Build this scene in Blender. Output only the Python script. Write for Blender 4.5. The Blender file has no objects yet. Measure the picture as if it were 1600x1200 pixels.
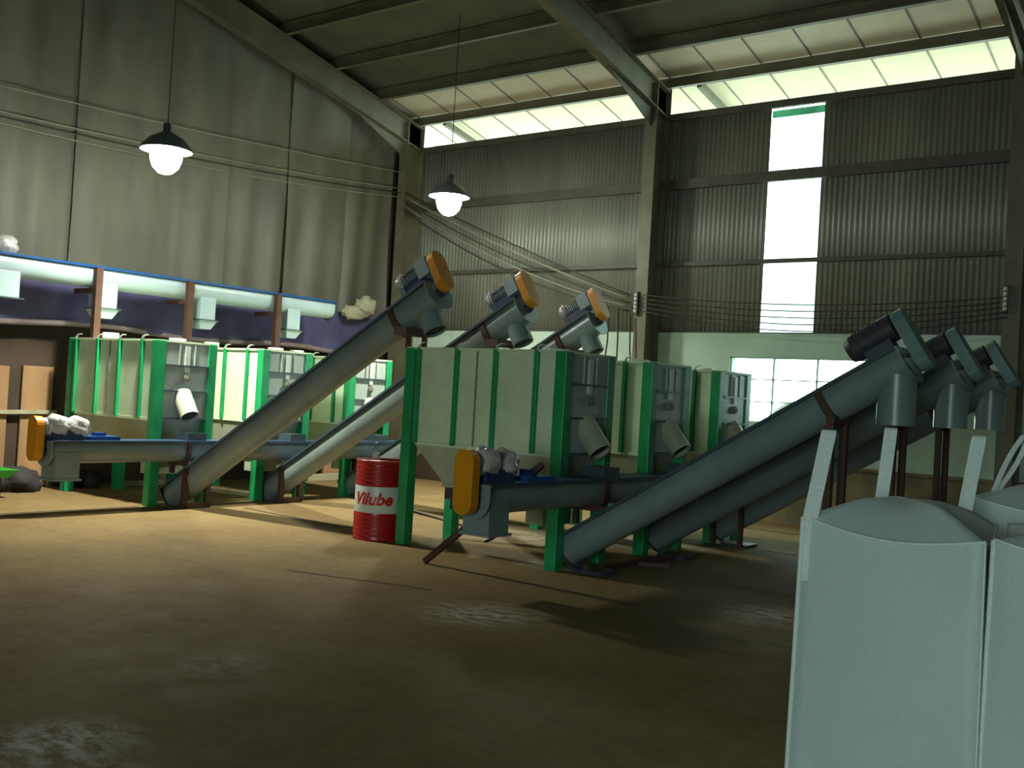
import bpy, math, random
from mathutils import Matrix, Vector, noise
C = bpy.context.scene.collection
random.seed(7)
PI = math.pi

# ------------------------------------------------------------------ camera, world, exposure
def setup():
    sc = bpy.context.scene
    yaw, pitch, roll = -0.64604, 0.014585, 0.058215
    F = Vector((math.sin(yaw)*math.cos(pitch), math.cos(yaw)*math.cos(pitch), math.sin(pitch)))
    R = Vector((math.cos(yaw), -math.sin(yaw), 0)); U = R.cross(F)
    R2 = R*math.cos(roll) + U*math.sin(roll); U2 = -R*math.sin(roll) + U*math.cos(roll)
    cd = bpy.data.cameras.new('camera'); cam = bpy.data.objects.new('camera', cd); C.objects.link(cam)
    m = Matrix((R2, U2, -F)).transposed().to_4x4(); m.translation = Vector((0, 0, 1.53))
    cam.matrix_world = m
    cd.sensor_width = 36.0; cd.lens = 36.0*1612.1/1600.0; cd.clip_end = 300
    sc.camera = cam
    w = bpy.data.worlds.new('sky'); sc.world = w; w.use_nodes = True
    bg = w.node_tree.nodes['Background']
    bg.inputs[0].default_value = (0.72, 1.0, 0.94, 1); bg.inputs[1].default_value = 10.5
    vs = sc.view_settings
    vs.view_transform = 'Standard'; vs.look = 'None'; vs.exposure = 0.0; vs.gamma = 1.0; vs.use_curve_mapping = False
    sc.cycles.use_denoising = True
    sc.cycles.max_bounces = 8; sc.cycles.diffuse_bounces = 5; sc.cycles.sample_clamp_indirect = 6.0
    # daylight enters through the big doorway behind the photographer and the low window: sky portals
    for nm, loc, rot, sx, sy in (('doorway_sky_portal', (1.2, -11.9, 2.3), (PI/2, 0, PI), 5.4, 4.5),
                                 ('window_sky_portal', (-5.4, 14.3, 1.87), (-PI/2, 0, 0), 2.3, 0.95)):
        ld = bpy.data.lights.new(nm, 'AREA'); ld.shape = 'RECTANGLE'; ld.size = sx; ld.size_y = sy
        ld.cycles.is_portal = True
        lo = bpy.data.objects.new(nm, ld); C.objects.link(lo); lo.location = loc
        d = Vector((0, 1, 0)) if 'door' in nm else Vector((0, -1, 0))
        lo.rotation_euler = d.to_track_quat('-Z', 'Z').to_euler()
setup()
LAMP_POWER = 190.0
SPOT_POWER = 1150.0

# ------------------------------------------------------------------ materials
MATS = {}
def mat(name, col, rough=0.6, metal=0.0, var=0.12, scale=6.0, dirt=None, dirt_amt=0.35, dirt_scale=2.2, bump=0.0, bscale=30.0, coat=0.0, spec=0.5, stretch=None):
    if name in MATS: return MATS[name]
    m = bpy.data.materials.new(name); m.use_nodes = True; nt = m.node_tree; N = nt.nodes; L = nt.links
    b = N['Principled BSDF']
    tc = N.new('ShaderNodeTexCoord'); mp = N.new('ShaderNodeMapping'); L.new(tc.outputs['Object'], mp.inputs[0])
    if stretch: mp.inputs['Scale'].default_value = stretch
    n1 = N.new('ShaderNodeTexNoise'); n1.inputs['Scale'].default_value = scale; n1.inputs['Detail'].default_value = 5
    L.new(mp.outputs[0], n1.inputs['Vector'])
    r = N.new('ShaderNodeMapRange'); L.new(n1.outputs['Fac'], r.inputs[0])
    r.inputs[1].default_value = 0.3; r.inputs[2].default_value = 0.7
    r.inputs[3].default_value = 1-var; r.inputs[4].default_value = 1+var
    mx = N.new('ShaderNodeMix'); mx.data_type = 'RGBA'; mx.blend_type = 'MULTIPLY'; mx.inputs[0].default_value = 1
    mx.inputs[6].default_value = (*col, 1)
    cb = N.new('ShaderNodeCombineColor'); [L.new(r.outputs[0], cb.inputs[i]) for i in range(3)]
    L.new(cb.outputs[0], mx.inputs[7])
    out = mx.outputs[2]
    if dirt:
        n2 = N.new('ShaderNodeTexNoise'); n2.inputs['Scale'].default_value = dirt_scale; n2.inputs['Detail'].default_value = 7
        n2.inputs['Roughness'].default_value = 0.65
        L.new(mp.outputs[0], n2.inputs['Vector'])
        r2 = N.new('ShaderNodeMapRange'); L.new(n2.outputs['Fac'], r2.inputs[0])
        r2.inputs[1].default_value = 0.48; r2.inputs[2].default_value = 0.72; r2.inputs[4].default_value = dirt_amt
        m2 = N.new('ShaderNodeMix'); m2.data_type = 'RGBA'; L.new(r2.outputs[0], m2.inputs[0])
        L.new(out, m2.inputs[6]); m2.inputs[7].default_value = (*dirt, 1); out = m2.outputs[2]
    L.new(out, b.inputs['Base Color'])
    b.inputs['Roughness'].default_value = rough; b.inputs['Metallic'].default_value = metal
    b.inputs['Specular IOR Level'].default_value = spec
    if coat: b.inputs['Coat Weight'].default_value = coat
    if bump:
        n3 = N.new('ShaderNodeTexNoise'); n3.inputs['Scale'].default_value = bscale; n3.inputs['Detail'].default_value = 4
        L.new(mp.outputs[0], n3.inputs['Vector'])
        bp = N.new('ShaderNodeBump'); bp.inputs['Strength'].default_value = bump; bp.inputs['Distance'].default_value = 0.02
        L.new(n3.outputs['Fac'], bp.inputs['Height']); L.new(bp.outputs[0], b.inputs['Normal'])
    MATS[name] = m
    return m
def emit_mat(name, col, strength):
    m = bpy.data.materials.new(name); m.use_nodes = True; nt = m.node_tree; N = nt.nodes
    N.remove(N['Principled BSDF']); e = N.new('ShaderNodeEmission')
    e.inputs[0].default_value = (*col, 1); e.inputs[1].default_value = strength
    nt.links.new(e.outputs[0], N['Material Output'].inputs[0]); return m
def translucent_mat(name, col, var=0.1, frac=0.8, stripes=None):
    m = bpy.data.materials.new(name); m.use_nodes = True; nt = m.node_tree; N = nt.nodes; L = nt.links
    N.remove(N['Principled BSDF'])
    t = N.new('ShaderNodeBsdfTranslucent'); d = N.new('ShaderNodeBsdfDiffuse'); x = N.new('ShaderNodeMixShader')
    x.inputs[0].default_value = frac
    n = N.new('ShaderNodeTexNoise'); n.inputs['Scale'].default_value = 3; n.inputs['Detail'].default_value = 5
    tc = N.new('ShaderNodeTexCoord'); L.new(tc.outputs['Object'], n.inputs['Vector'])
    cr = N.new('ShaderNodeValToRGB'); L.new(n.outputs['Fac'], cr.inputs[0])
    cr.color_ramp.elements[0].position = .3; cr.color_ramp.elements[1].position = .7
    cr.color_ramp.elements[0].color = (*[c*(1-var*2) for c in col], 1); cr.color_ramp.elements[1].color = (*col, 1)
    L.new(cr.outputs[0], t.inputs[0]); L.new(cr.outputs[0], d.inputs[0])
    L.new(d.outputs[0], x.inputs[1]); L.new(t.outputs[0], x.inputs[2]); L.new(x.outputs[0], N['Material Output'].inputs[0])
    return m
def glass_mat(name, tint=(0.95, 0.98, 0.97)):
    m = bpy.data.materials.new(name); m.use_nodes = True; nt = m.node_tree; N = nt.nodes; L = nt.links
    N.remove(N['Principled BSDF'])
    t = N.new('ShaderNodeBsdfTransparent'); t.inputs[0].default_value = (*tint, 1)
    g = N.new('ShaderNodeBsdfGlossy'); g.inputs['Roughness'].default_value = 0.05
    x = N.new('ShaderNodeMixShader'); x.inputs[0].default_value = 0.08
    L.new(t.outputs[0], x.inputs[1]); L.new(g.outputs[0], x.inputs[2]); L.new(x.outputs[0], N['Material Output'].inputs[0])
    return m

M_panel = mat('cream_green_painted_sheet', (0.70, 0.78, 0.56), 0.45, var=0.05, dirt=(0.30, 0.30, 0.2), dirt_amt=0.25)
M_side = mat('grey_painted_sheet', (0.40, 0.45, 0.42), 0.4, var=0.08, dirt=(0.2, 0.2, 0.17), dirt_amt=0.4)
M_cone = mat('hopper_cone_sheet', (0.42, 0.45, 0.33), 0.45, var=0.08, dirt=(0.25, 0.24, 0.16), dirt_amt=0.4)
M_green = mat('green_gloss_paint', (0.012, 0.30, 0.105), 0.35, var=0.12, dirt=(0.03, 0.12, 0.06), dirt_amt=0.4)
M_seam = mat('dull_olive_joint', (0.22, 0.23, 0.16), 0.6)  # dull olive for the panel seam and sight glass
M_trough = mat('blue_grey_enamel', (0.22, 0.27, 0.265), 0.3, var=0.1, dirt=(0.13, 0.15, 0.15), dirt_amt=0.5, dirt_scale=1.5)
M_flange = mat('dark_teal_enamel', (0.05, 0.075, 0.09), 0.4)
M_blue = mat('blue_enamel', (0.010, 0.075, 0.28), 0.35)
M_dblue = mat('navy_enamel', (0.02, 0.045, 0.11), 0.4)
M_pale = mat('pale_blue_enamel', (0.42, 0.53, 0.56), 0.35, var=0.05, dirt=(0.35, 0.4, 0.42), dirt_amt=0.3)
M_orange = mat('orange_guard_paint', (0.75, 0.27, 0.004), 0.4, var=0.08)
M_tealguard = mat('grey_teal_guard', (0.15, 0.23, 0.23), 0.4)  # grey-teal tone of the right conveyor guards
M_brown = mat('red_oxide_primer', (0.075, 0.028, 0.018), 0.7, var=0.25, dirt=(0.12, 0.06, 0.03), dirt_amt=0.5)
M_motor = mat('dark_motor_paint', (0.05, 0.045, 0.06), 0.45)
M_motorg = mat('grey_motor_paint', (0.28, 0.34, 0.36), 0.4)
M_wrap = mat('dusty_plastic_wrap', (0.50, 0.46, 0.46), 0.18, var=0.25, scale=14, bump=0.8, bscale=22, coat=0.4)
M_black = mat('black_rubber', (0.015, 0.015, 0.016), 0.6)
M_pipeshade = mat('pipe_mouth_shade', (0.04, 0.045, 0.045), 0.8)  # dark colour standing in for the shade inside open pipes
M_creampipe = mat('cream_pipe_paint', (0.48, 0.48, 0.38), 0.4, var=0.08)
M_pipe = mat('olive_grey_pipe_paint', (0.36, 0.36, 0.26), 0.45, var=0.1)
M_white = mat('white_inlet_paint', (0.8, 0.82, 0.76), 0.4, var=0.04)
M_red = mat('red_drum_paint', (0.40, 0.010, 0.012), 0.3, var=0.08)
M_band = mat('white_drum_band', (0.62, 0.66, 0.60), 0.35, var=0.05)
M_letter = mat('red_lettering', (0.60, 0.02, 0.01), 0.4)
M_bag = mat('woven_white_polypropylene', (0.62, 0.70, 0.70), 0.55, var=0.05, scale=90, dirt=(0.5, 0.55, 0.54), dirt_amt=0.35, bump=0.12, bscale=160, spec=0.3)
M_strap = mat('white_webbing', (0.80, 0.86, 0.84), 0.6, var=0.06, scale=60, bump=0.2, bscale=200)
M_tarp = mat('grey_green_tarpaulin', (0.135, 0.130, 0.090), 0.55, var=0.22, scale=1.6, dirt=(0.09, 0.085, 0.08), dirt_amt=0.6, bump=0.5, bscale=2.2, stretch=(1, 1, 0.35))
M_purple = mat('blue_violet_tarpaulin', (0.085, 0.072, 0.19), 0.5, var=0.25, scale=3, bump=0.5, bscale=5)
M_hem = mat('dusty_pink_hem', (0.26, 0.20, 0.20), 0.7, var=0.2)
M_corr = mat('weathered_zinc_sheet', (0.20, 0.205, 0.165), 0.45, metal=0.15, var=0.2, scale=1.3, dirt=(0.12, 0.12, 0.09), dirt_amt=0.6, stretch=(1, 1, 0.25))
M_masonry = mat('pale_green_limewash', (0.50, 0.62, 0.52), 0.8, var=0.08, scale=2, dirt=(0.35, 0.42, 0.33), dirt_amt=0.5, bump=0.1)
M_steel = mat('khaki_steel_paint', (0.14, 0.128, 0.08), 0.55, var=0.2, scale=3, dirt=(0.10, 0.07, 0.04), dirt_amt=0.5)
M_girt = mat('dark_girt_steel', (0.075, 0.07, 0.05), 0.6, var=0.2)
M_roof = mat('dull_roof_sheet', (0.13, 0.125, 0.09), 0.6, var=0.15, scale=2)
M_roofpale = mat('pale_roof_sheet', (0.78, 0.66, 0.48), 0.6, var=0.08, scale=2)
M_plinth = mat('tan_brown_plinth', (0.22, 0.17, 0.09), 0.8, var=0.35, scale=3, dirt=(0.08, 0.08, 0.05), dirt_amt=0.6)
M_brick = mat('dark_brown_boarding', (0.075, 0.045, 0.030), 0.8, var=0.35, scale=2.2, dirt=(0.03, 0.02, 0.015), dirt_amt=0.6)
M_ply = mat('tan_plywood', (0.40, 0.22, 0.11), 0.7, var=0.2, scale=3, stretch=(1, 1, .3))
M_wood = mat('pale_timber', (0.42, 0.38, 0.26), 0.7, var=0.15)
M_wire = mat('dusty_grey_cable', (0.22, 0.20, 0.15), 0.6)
M_dwire = mat('dark_cable', (0.03, 0.03, 0.025), 0.6)
M_porc = mat('white_porcelain', (0.7, 0.7, 0.66), 0.2)
M_shade = mat('lamp_shade_enamel', (0.10, 0.13, 0.12), 0.3)
M_cloth = mat('dirty_cream_cloth', (0.45, 0.42, 0.3), 0.8, var=0.2)
M_sack = mat('dark_sacking', (0.035, 0.03, 0.032), 0.9, var=0.3)
M_crate = mat('bright_green_plastic', (0.03, 0.45, 0.06), 0.4)
M_heap = mat('grey_rubble', (0.075, 0.07, 0.06), 0.9, var=.3)
M_earth = mat('pale_outdoor_ground', (0.33, 0.32, 0.28), 0.9, var=0.15, scale=1)
M_sheetwin = translucent_mat('translucent_fibreglass', (0.88, 0.96, 0.95), 0.05, 0.85)
M_greensheet = translucent_mat('green_translucent_strip', (0.25, 0.6, 0.42), 0.2, 0.5)
M_glass = glass_mat('window_glass')
M_pet = glass_mat('clear_plastic', (0.85, 0.9, 0.9))
M_bulb = emit_mat('glowing_lamp_glass', (0.93, 1.0, 0.86), LAMP_POWER)

# concrete floor with stains, dark lines and chalky spills
def floor_mat():
    m = bpy.data.materials.new('stained_concrete'); m.use_nodes = True; nt = m.node_tree; N = nt.nodes; L = nt.links
    b = N['Principled BSDF']; tc = N.new('ShaderNodeTexCoord')
    def noi(scale, det=6, rough=0.6, vec=None, stretch=None):
        n = N.new('ShaderNodeTexNoise'); n.inputs['Scale'].default_value = scale; n.inputs['Detail'].default_value = det
        n.inputs['Roughness'].default_value = rough
        if stretch:
            mp = N.new('ShaderNodeMapping'); mp.inputs['Scale'].default_value = stretch
            L.new(tc.outputs['Object'], mp.inputs[0]); L.new(mp.outputs[0], n.inputs['Vector'])
        else: L.new(tc.outputs['Object'], n.inputs['Vector'])
        return n
    def ramp(src, stops):
        r = N.new('ShaderNodeValToRGB'); e = r.color_ramp.elements
        e[0].position, e[0].color = stops[0][0], (*stops[0][1], 1); e[1].position, e[1].color = stops[-1][0], (*stops[-1][1], 1)
        for p, c in stops[1:-1]:
            q = e.new(p); q.color = (*c, 1)
        L.new(src, r.inputs[0]); return r
    base = ramp(noi(0.9, 7).outputs['Fac'], [(0.25, (0.185, 0.122, 0.050)), (0.5, (0.228, 0.152, 0.069)), (0.75, (0.27, 0.190, 0.095))])
    fine = ramp(noi(9, 8, 0.7).outputs['Fac'], [(0.3, (0.80, 0.80, 0.80)), (0.7, (1.1, 1.1, 1.1))])
    mx = N.new('ShaderNodeMix'); mx.data_type = 'RGBA'; mx.blend_type = 'MULTIPLY'; mx.inputs[0].default_value = 1
    L.new(base.outputs[0], mx.inputs[6]); L.new(fine.outputs[0], mx.inputs[7])
    # dark oily smears
    sm = ramp(noi(1.6, 8, 0.7, stretch=(0.6, 1.7, 1)).outputs['Fac'], [(0.55, (0, 0, 0)), (0.74, (1, 1, 1))])
    m2 = N.new('ShaderNodeMix'); m2.data_type = 'RGBA'; L.new(mx.outputs[2], m2.inputs[6]); m2.inputs[7].default_value = (0.085, 0.058, 0.028, 1)
    k = N.new('ShaderNodeMath'); k.operation = 'MULTIPLY'; k.inputs[1].default_value = 0.4; L.new(sm.outputs[0], k.inputs[0]); L.new(k.outputs[0], m2.inputs[0])
    out = m2.outputs[2]
    # white powder spills at fixed places
    sep = N.new('ShaderNodeSeparateXYZ'); L.new(tc.outputs['Object'], sep.inputs[0])
    total = None
    for (x, y, r, s) in ((-4.0, 2.35, 0.42, 1.0), (-4.5, 5.75, 0.55, 0.8), (-3.1, 7.5, 0.5, 0.7), (-5.5, 8.0, 0.35, 1.0), (-3.6, 2.2, 0.3, 0.8), (-4.6, 3.6, 0.35, .4), (-5.6, 10.2, .9, .8), (-6.6, 9.5, 1.0, .5)):
        vm = N.new('ShaderNodeVectorMath'); vm.operation = 'DISTANCE'; L.new(tc.outputs['Object'], vm.inputs[0]); vm.inputs[1].default_value = (x, y, 0)
        mr = N.new('ShaderNodeMapRange'); L.new(vm.outputs['Value'], mr.inputs[0])
        mr.inputs[1].default_value = 0.0; mr.inputs[2].default_value = r; mr.inputs[3].default_value = s; mr.inputs[4].default_value = 0
        if total is None: total = mr.outputs[0]
        else:
            a = N.new('ShaderNodeMath'); a.operation = 'MAXIMUM'; L.new(total, a.inputs[0]); L.new(mr.outputs[0], a.inputs[1]); total = a.outputs[0]
    pn = ramp(noi(7, 9, 0.75, stretch=(1, 1.8, 1)).outputs['Fac'], [(0.43, (0, 0, 0)), (0.58, (1, 1, 1))])
    pm = N.new('ShaderNodeMath'); pm.operation = 'MULTIPLY'; L.new(total, pm.inputs[0]); L.new(pn.outputs[0], pm.inputs[1])
    m3 = N.new('ShaderNodeMix'); m3.data_type = 'RGBA'; L.new(pm.outputs[0], m3.inputs[0]); L.new(out, m3.inputs[6]); m3.inputs[7].default_value = (0.68, 0.66, 0.62, 1)
    L.new(m3.outputs[2], b.inputs['Base Color'])
    rr = ramp(noi(3, 5).outputs['Fac'], [(0.3, (0.68,)*3), (0.7, (0.85,)*3)]); L.new(rr.outputs[0], b.inputs['Roughness'])
    bp = N.new('ShaderNodeBump'); bp.inputs['Strength'].default_value = 0.25; bp.inputs['Distance'].default_value = 0.01
    L.new(noi(14, 6).outputs['Fac'], bp.inputs['Height']); L.new(bp.outputs[0], b.inputs['Normal'])
    b.inputs['Specular IOR Level'].default_value = 0.10
    return m
M_floor = floor_mat()
M_floorline = mat('dark_floor_line', (0.05, 0.042, 0.03), 0.9)  # dark brown for the thin floor lines

# ------------------------------------------------------------------ mesh helpers
class MB:
    def __init__(s): s.v = []; s.f = []; s.sm = []
    def add(s, vs, fs, smooth=False):
        o = len(s.v); s.v += [Vector(p) for p in vs]
        for f in fs: s.f.append([i+o for i in f]); s.sm.append(smooth)
        return s
    def box(s, c, d, rot=None):
        x, y, z = d[0]/2, d[1]/2, d[2]/2
        vs = [Vector((a*x, b*y, e*z)) for e in (-1, 1) for b in (-1, 1) for a in (-1, 1)]
        if rot is not None: vs = [rot @ p for p in vs]
        c = Vector(c)
        return s.add([p+c for p in vs], [(0,2,3,1),(4,5,7,6),(0,1,5,4),(2,6,7,3),(0,4,6,2),(1,3,7,5)])
    def bb(s, a, b): return s.box([(a[i]+b[i])/2 for i in range(3)], [abs(b[i]-a[i]) for i in range(3)])
    def bar(s, p, q, w, h, up=(0, 0, 1)):
        p, q = Vector(p), Vector(q); d = q-p; L = d.length; x = d.normalized(); u = Vector(up)
        y = u.cross(x)
        if y.length < 1e-4: y = Vector((0, 1, 0)).cross(x)
        y.normalize(); z = x.cross(y)
        return s.box((p+q)/2, (L, w, h), Matrix((x, y, z)).transposed())
    def cyl(s, p, q, r0, r1=None, n=20, caps=(True, True), smooth=True):
        r1 = r0 if r1 is None else r1
        p, q = Vector(p), Vector(q); x = (q-p).normalized(); a = Vector((0, 0, 1)) if abs(x.z) < .9 else Vector((1, 0, 0))
        y = a.cross(x).normalized(); z = x.cross(y)
        vs = [p+(y*math.cos(2*PI*i/n)+z*math.sin(2*PI*i/n))*r0 for i in range(n)] + [q+(y*math.cos(2*PI*i/n)+z*math.sin(2*PI*i/n))*r1 for i in range(n)]
        s.add(vs, [(i, (i+1) % n, n+(i+1) % n, n+i) for i in range(n)], smooth)
        if caps[0]: s.add(vs[:n], [tuple(range(n))[::-1]])
        if caps[1]: s.add(vs[n:], [tuple(range(n))])
        return s
    def pipe(s, p, q, r, t=0.006, n=24):          # hollow open pipe
        p, q = Vector(p), Vector(q)
        s.cyl(p, q, r, n=n, caps=(False, False)); s.cyl(q, p, r-t, n=n, caps=(False, False))
        x = (q-p).normalized(); a = Vector((0, 0, 1)) if abs(x.z) < .9 else Vector((1, 0, 0)); y = a.cross(x).normalized(); z = x.cross(y)
        for c in (p, q):
            vs = [c+(y*math.cos(2*PI*i/n)+z*math.sin(2*PI*i/n))*rr for rr in (r, r-t) for i in range(n)]
            s.add(vs, [(i, (i+1) % n, n+(i+1) % n, n+i) for i in range(n)])
        return s
    def lathe(s, c, prof, n=32, smooth=True):
        c = Vector(c); vs = []
        for (r, z) in prof: vs += [c+Vector((r*math.cos(2*PI*i/n), r*math.sin(2*PI*i/n), z)) for i in range(n)]
        fs = [(k*n+i, k*n+(i+1) % n, (k+1)*n+(i+1) % n, (k+1)*n+i) for k in range(len(prof)-1) for i in range(n)]
        return s.add(vs, fs, smooth)
    def prism(s, poly, a, b, axis='x', smooth=False):   # closed polygon in the two other axes
        def P(u, v, t): return {'x': (t, u, v), 'y': (u, t, v), 'z': (u, v, t)}[axis]
        n = len(poly); vs = [P(u, v, a) for u, v in poly] + [P(u, v, b) for u, v in poly]
        s.add(vs, [(i, (i+1) % n, n+(i+1) % n, n+i) for i in range(n)], smooth)
        s.add(vs, [tuple(range(n))[::-1], tuple(range(n, 2*n))]); return s
    def tube(s, pts, r, n=8):
        pts = [Vector(p) for p in pts]; rings = []; prev = None
        for i, p in enumerate(pts):
            d = (pts[min(i+1, len(pts)-1)]-pts[max(i-1, 0)]).normalized()
            if prev is None: a = Vector((0, 0, 1)) if abs(d.z) < .9 else Vector((1, 0, 0)); y = a.cross(d).normalized()
            else: y = (prev-d*prev.dot(d)).normalized()
            prev = y; z = d.cross(y)
            rings += [p+(y*math.cos(2*PI*k/n)+z*math.sin(2*PI*k/n))*r for k in range(n)]
        m = len(pts)
        s.add(rings, [(k*n+i, k*n+(i+1) % n, (k+1)*n+(i+1) % n, (k+1)*n+i) for k in range(m-1) for i in range(n)]+[tuple(range(n))[::-1], tuple(range((m-1)*n, m*n))], True)
        return s
    def ribbon(s, pts, wdir, w, t):               # strap with thickness
        pts = [Vector(p) for p in pts]; wd = Vector(wdir).normalized()*w/2; vs = []
        for i, p in enumerate(pts):
            d = (pts[min(i+1, len(pts)-1)]-pts[max(i-1, 0)]).normalized(); nrm = d.cross(wd).normalized()*t/2
            vs += [p-wd-nrm, p+wd-nrm, p+wd+nrm, p-wd+nrm]
        m = len(pts)
        s.add(vs, [(k*4+i, k*4+(i+1) % 4, (k+1)*4+(i+1) % 4, (k+1)*4+i) for k in range(m-1) for i in range(4)]+[(3,2,1,0), tuple(range((m-1)*4, m*4))])
        return s
    def lump(s, c, r, seed=0, amt=0.25, fr=2.2, n=20, m=12):
        c = Vector(c); vs = []
        for j in range(m+1):
            th = PI*j/m
            for i in range(n):
                ph = 2*PI*i/n; d = Vector((math.sin(th)*math.cos(ph), math.sin(th)*math.sin(ph), math.cos(th)))
                k = 1+amt*noise.noise(d*fr+Vector((seed*7.1, seed*3.3, 0)))+amt*.4*noise.noise(d*fr*2.7+Vector((0, seed, 3)))
                vs.append(c+Vector((d.x*r[0], d.y*r[1], d.z*r[2]))*k)
        fs = [(j*n+i, (j+1)*n+i, (j+1)*n+(i+1) % n, j*n+(i+1) % n) for j in range(m) for i in range(n)]
        return s.add(vs, fs, True)
    def build(s, name, m, parent=None, local=False, bevel=0.0):
        me = bpy.data.meshes.new(name); me.from_pydata([tuple(p) for p in s.v], [], s.f)
        me.polygons.foreach_set('use_smooth', s.sm); me.materials.append(m)
        if parent is not None and not local:
            w = Matrix.Identity(4); q = parent
            while q is not None: w = q.matrix_basis @ w; q = q.parent
            me.transform(w.inverted())
        me.update(); o = bpy.data.objects.new(name, me); C.objects.link(o)
        if parent is not None: o.parent = parent
        if bevel:
            b = o.modifiers.new('bevel', 'BEVEL'); b.width = bevel; b.segments = 2; b.limit_method = 'ANGLE'; b.angle_limit = 0.7
        return o

def tag(o, label=None, cat=None, group=None, kind=None):
    if label: o['label'] = label
    if cat: o['category'] = cat
    if group: o['group'] = group
    if kind: o['kind'] = kind
    return o
def thing(name, label, cat, loc=(0, 0, 0), rot=None, group=None, kind=None):
    o = bpy.data.objects.new(name, None); C.objects.link(o)
    m = (rot.to_4x4() if rot is not None else Matrix.Identity(4)); m.translation = Vector(loc)
    o.matrix_basis = m; o.empty_display_size = 0.2
    return tag(o, label, cat, group, kind)
def struct(name, mb, m, label=None, parent=None):
    o = mb.build(name, m, parent)
    if parent is None: o['kind'] = 'structure'
    if label: o['label'] = label
    return o
def kids(o): return [c for c in bpy.data.objects if c.parent == o]
def copy_tree(o, delta=(0, 0, 0), label=None):
    def rec(src, par):
        c = src.copy(); C.objects.link(c); c.parent = par
        for ch in children[src.name]: rec(ch, c)
        return c
    children = {}
    for ob in list(bpy.data.objects):
        children.setdefault(ob.name, [])
        if ob.parent: children.setdefault(ob.parent.name, []).append(ob)
    r = rec(o, None); m = o.matrix_basis.copy(); m.translation += Vector(delta); r.matrix_basis = m
    if label: r['label'] = label
    return r

# ------------------------------------------------------------------ the hall
XL, YF, XR, YB = -13.3, 14.0, 4.0, -12.0
SL = 0.21; YR = 1.0
def zr(y): return 6.56+SL*(YF-y) if y >= YR else 6.56+SL*(YF-YR)-SL*(YR-y)
struct('floor', MB().bb((XL-.3, YB-.1, -0.2), (XR+.2, YF+.25, 0)), M_floor, 'stained brown concrete hall floor')
struct('ground_outside', MB().bb((-40, YF+.25, -0.25), (30, 45, -0.05)).bb((-40, -45, -0.25), (30, YB-.1, -0.05)), M_earth, 'pale ground outside the hall')
# dark lines across the concrete: thin ribbons laid on the floor
k = 1
for (a, b, w) in (((-10.85, 3.0), (-10.85, 7.2), .05), ((-10.2, 8.22), (-7.4, 8.1), .06), ((-6.6, 5.8), (-5.3, 6.15), .03), ((-6.15, 7.05), (-3.9, 6.95), .035),
                  ((-5.9, 12.9), (-1.5, 12.9), .05), ((-5.9, 11.0), (-3.6, 11.0), .03), ((-8.4, 10.3), (-5.4, 10.3), .03)):
    pts = []
    for t in range(13):
        u = t/12; pts.append(Vector((a[0]+(b[0]-a[0])*u, a[1]+(b[1]-a[1])*u, 0.0015))+Vector((random.uniform(-.02, .02), random.uniform(-.02, .02), 0)))
    d = Vector((b[0]-a[0], b[1]-a[1], 0)).normalized(); nrm = Vector((-d.y, d.x, 0))
    struct('trim_%d' % k, MB().ribbon(pts, nrm, w, 0.003), M_floorline, 'thin dark line across the concrete floor'); k += 1

# far wall: corrugated sheet with a tall strip opening
def corrugated(x0, x1, z0, z1, y, mb, pitch=0.076, amp=0.007, n=6):
    cnt = max(2, int(round((x1-x0)/pitch*n))); vs = []
    for i in range(cnt+1):
        x = x0+(x1-x0)*i/cnt; yy = y+amp*math.cos(2*PI*x/pitch)
        vs += [(x, yy, z0), (x, yy, z1), (x, yy+.01, z0), (x, yy+.01, z1)]
    fs = []
    for i in range(cnt):
        a = 4*i; fs += [(a, a+4, a+5, a+1), (a+2, a+3, a+7, a+6), (a, a+2, a+6, a+4), (a+1, a+5, a+7, a+3)]
    mb.add(vs, fs, True)
SX0, SX1 = -6.14, -5.35
wf = thing('wall_far', 'far wall of zinc sheet above a pale green masonry band', None, (0, YF, 0), kind='structure')
m_ = MB(); corrugated(XL, SX0, 2.66, 6.03, YF, m_); corrugated(SX1, XR, 2.66, 6.03, YF, m_); m_.build('corrugated_sheet', M_corr, wf)
WX0, WX1, WZ0, WZ1 = -6.56, -4.2, 1.40, 2.34
m_ = MB()
for a, b in (((XL, 13.95, 0), (WX0, 14.15, 2.68)), ((WX1, 13.95, 0), (XR, 14.15, 2.68)), ((WX0, 13.95, 0), (WX1, 14.15, WZ0)), ((WX0, 13.95, WZ1), (WX1, 14.15, 2.68))): m_.bb(a, b)
m_.build('masonry_band', M_masonry, wf)
MB().bb((XL, 13.925, 0), (-6.9, 13.95, 1.15)).build('dark_wall_base', M_brick, wf)  # darker strip along the wall foot, left of the brown plinth
MB().bb((-6.9, 13.93, 0), (XR, 13.95, .83)).bb((-6.9, 13.91, .83), (XR, 13.95, .87)).build('brown_plinth', M_plinth, wf)
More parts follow.
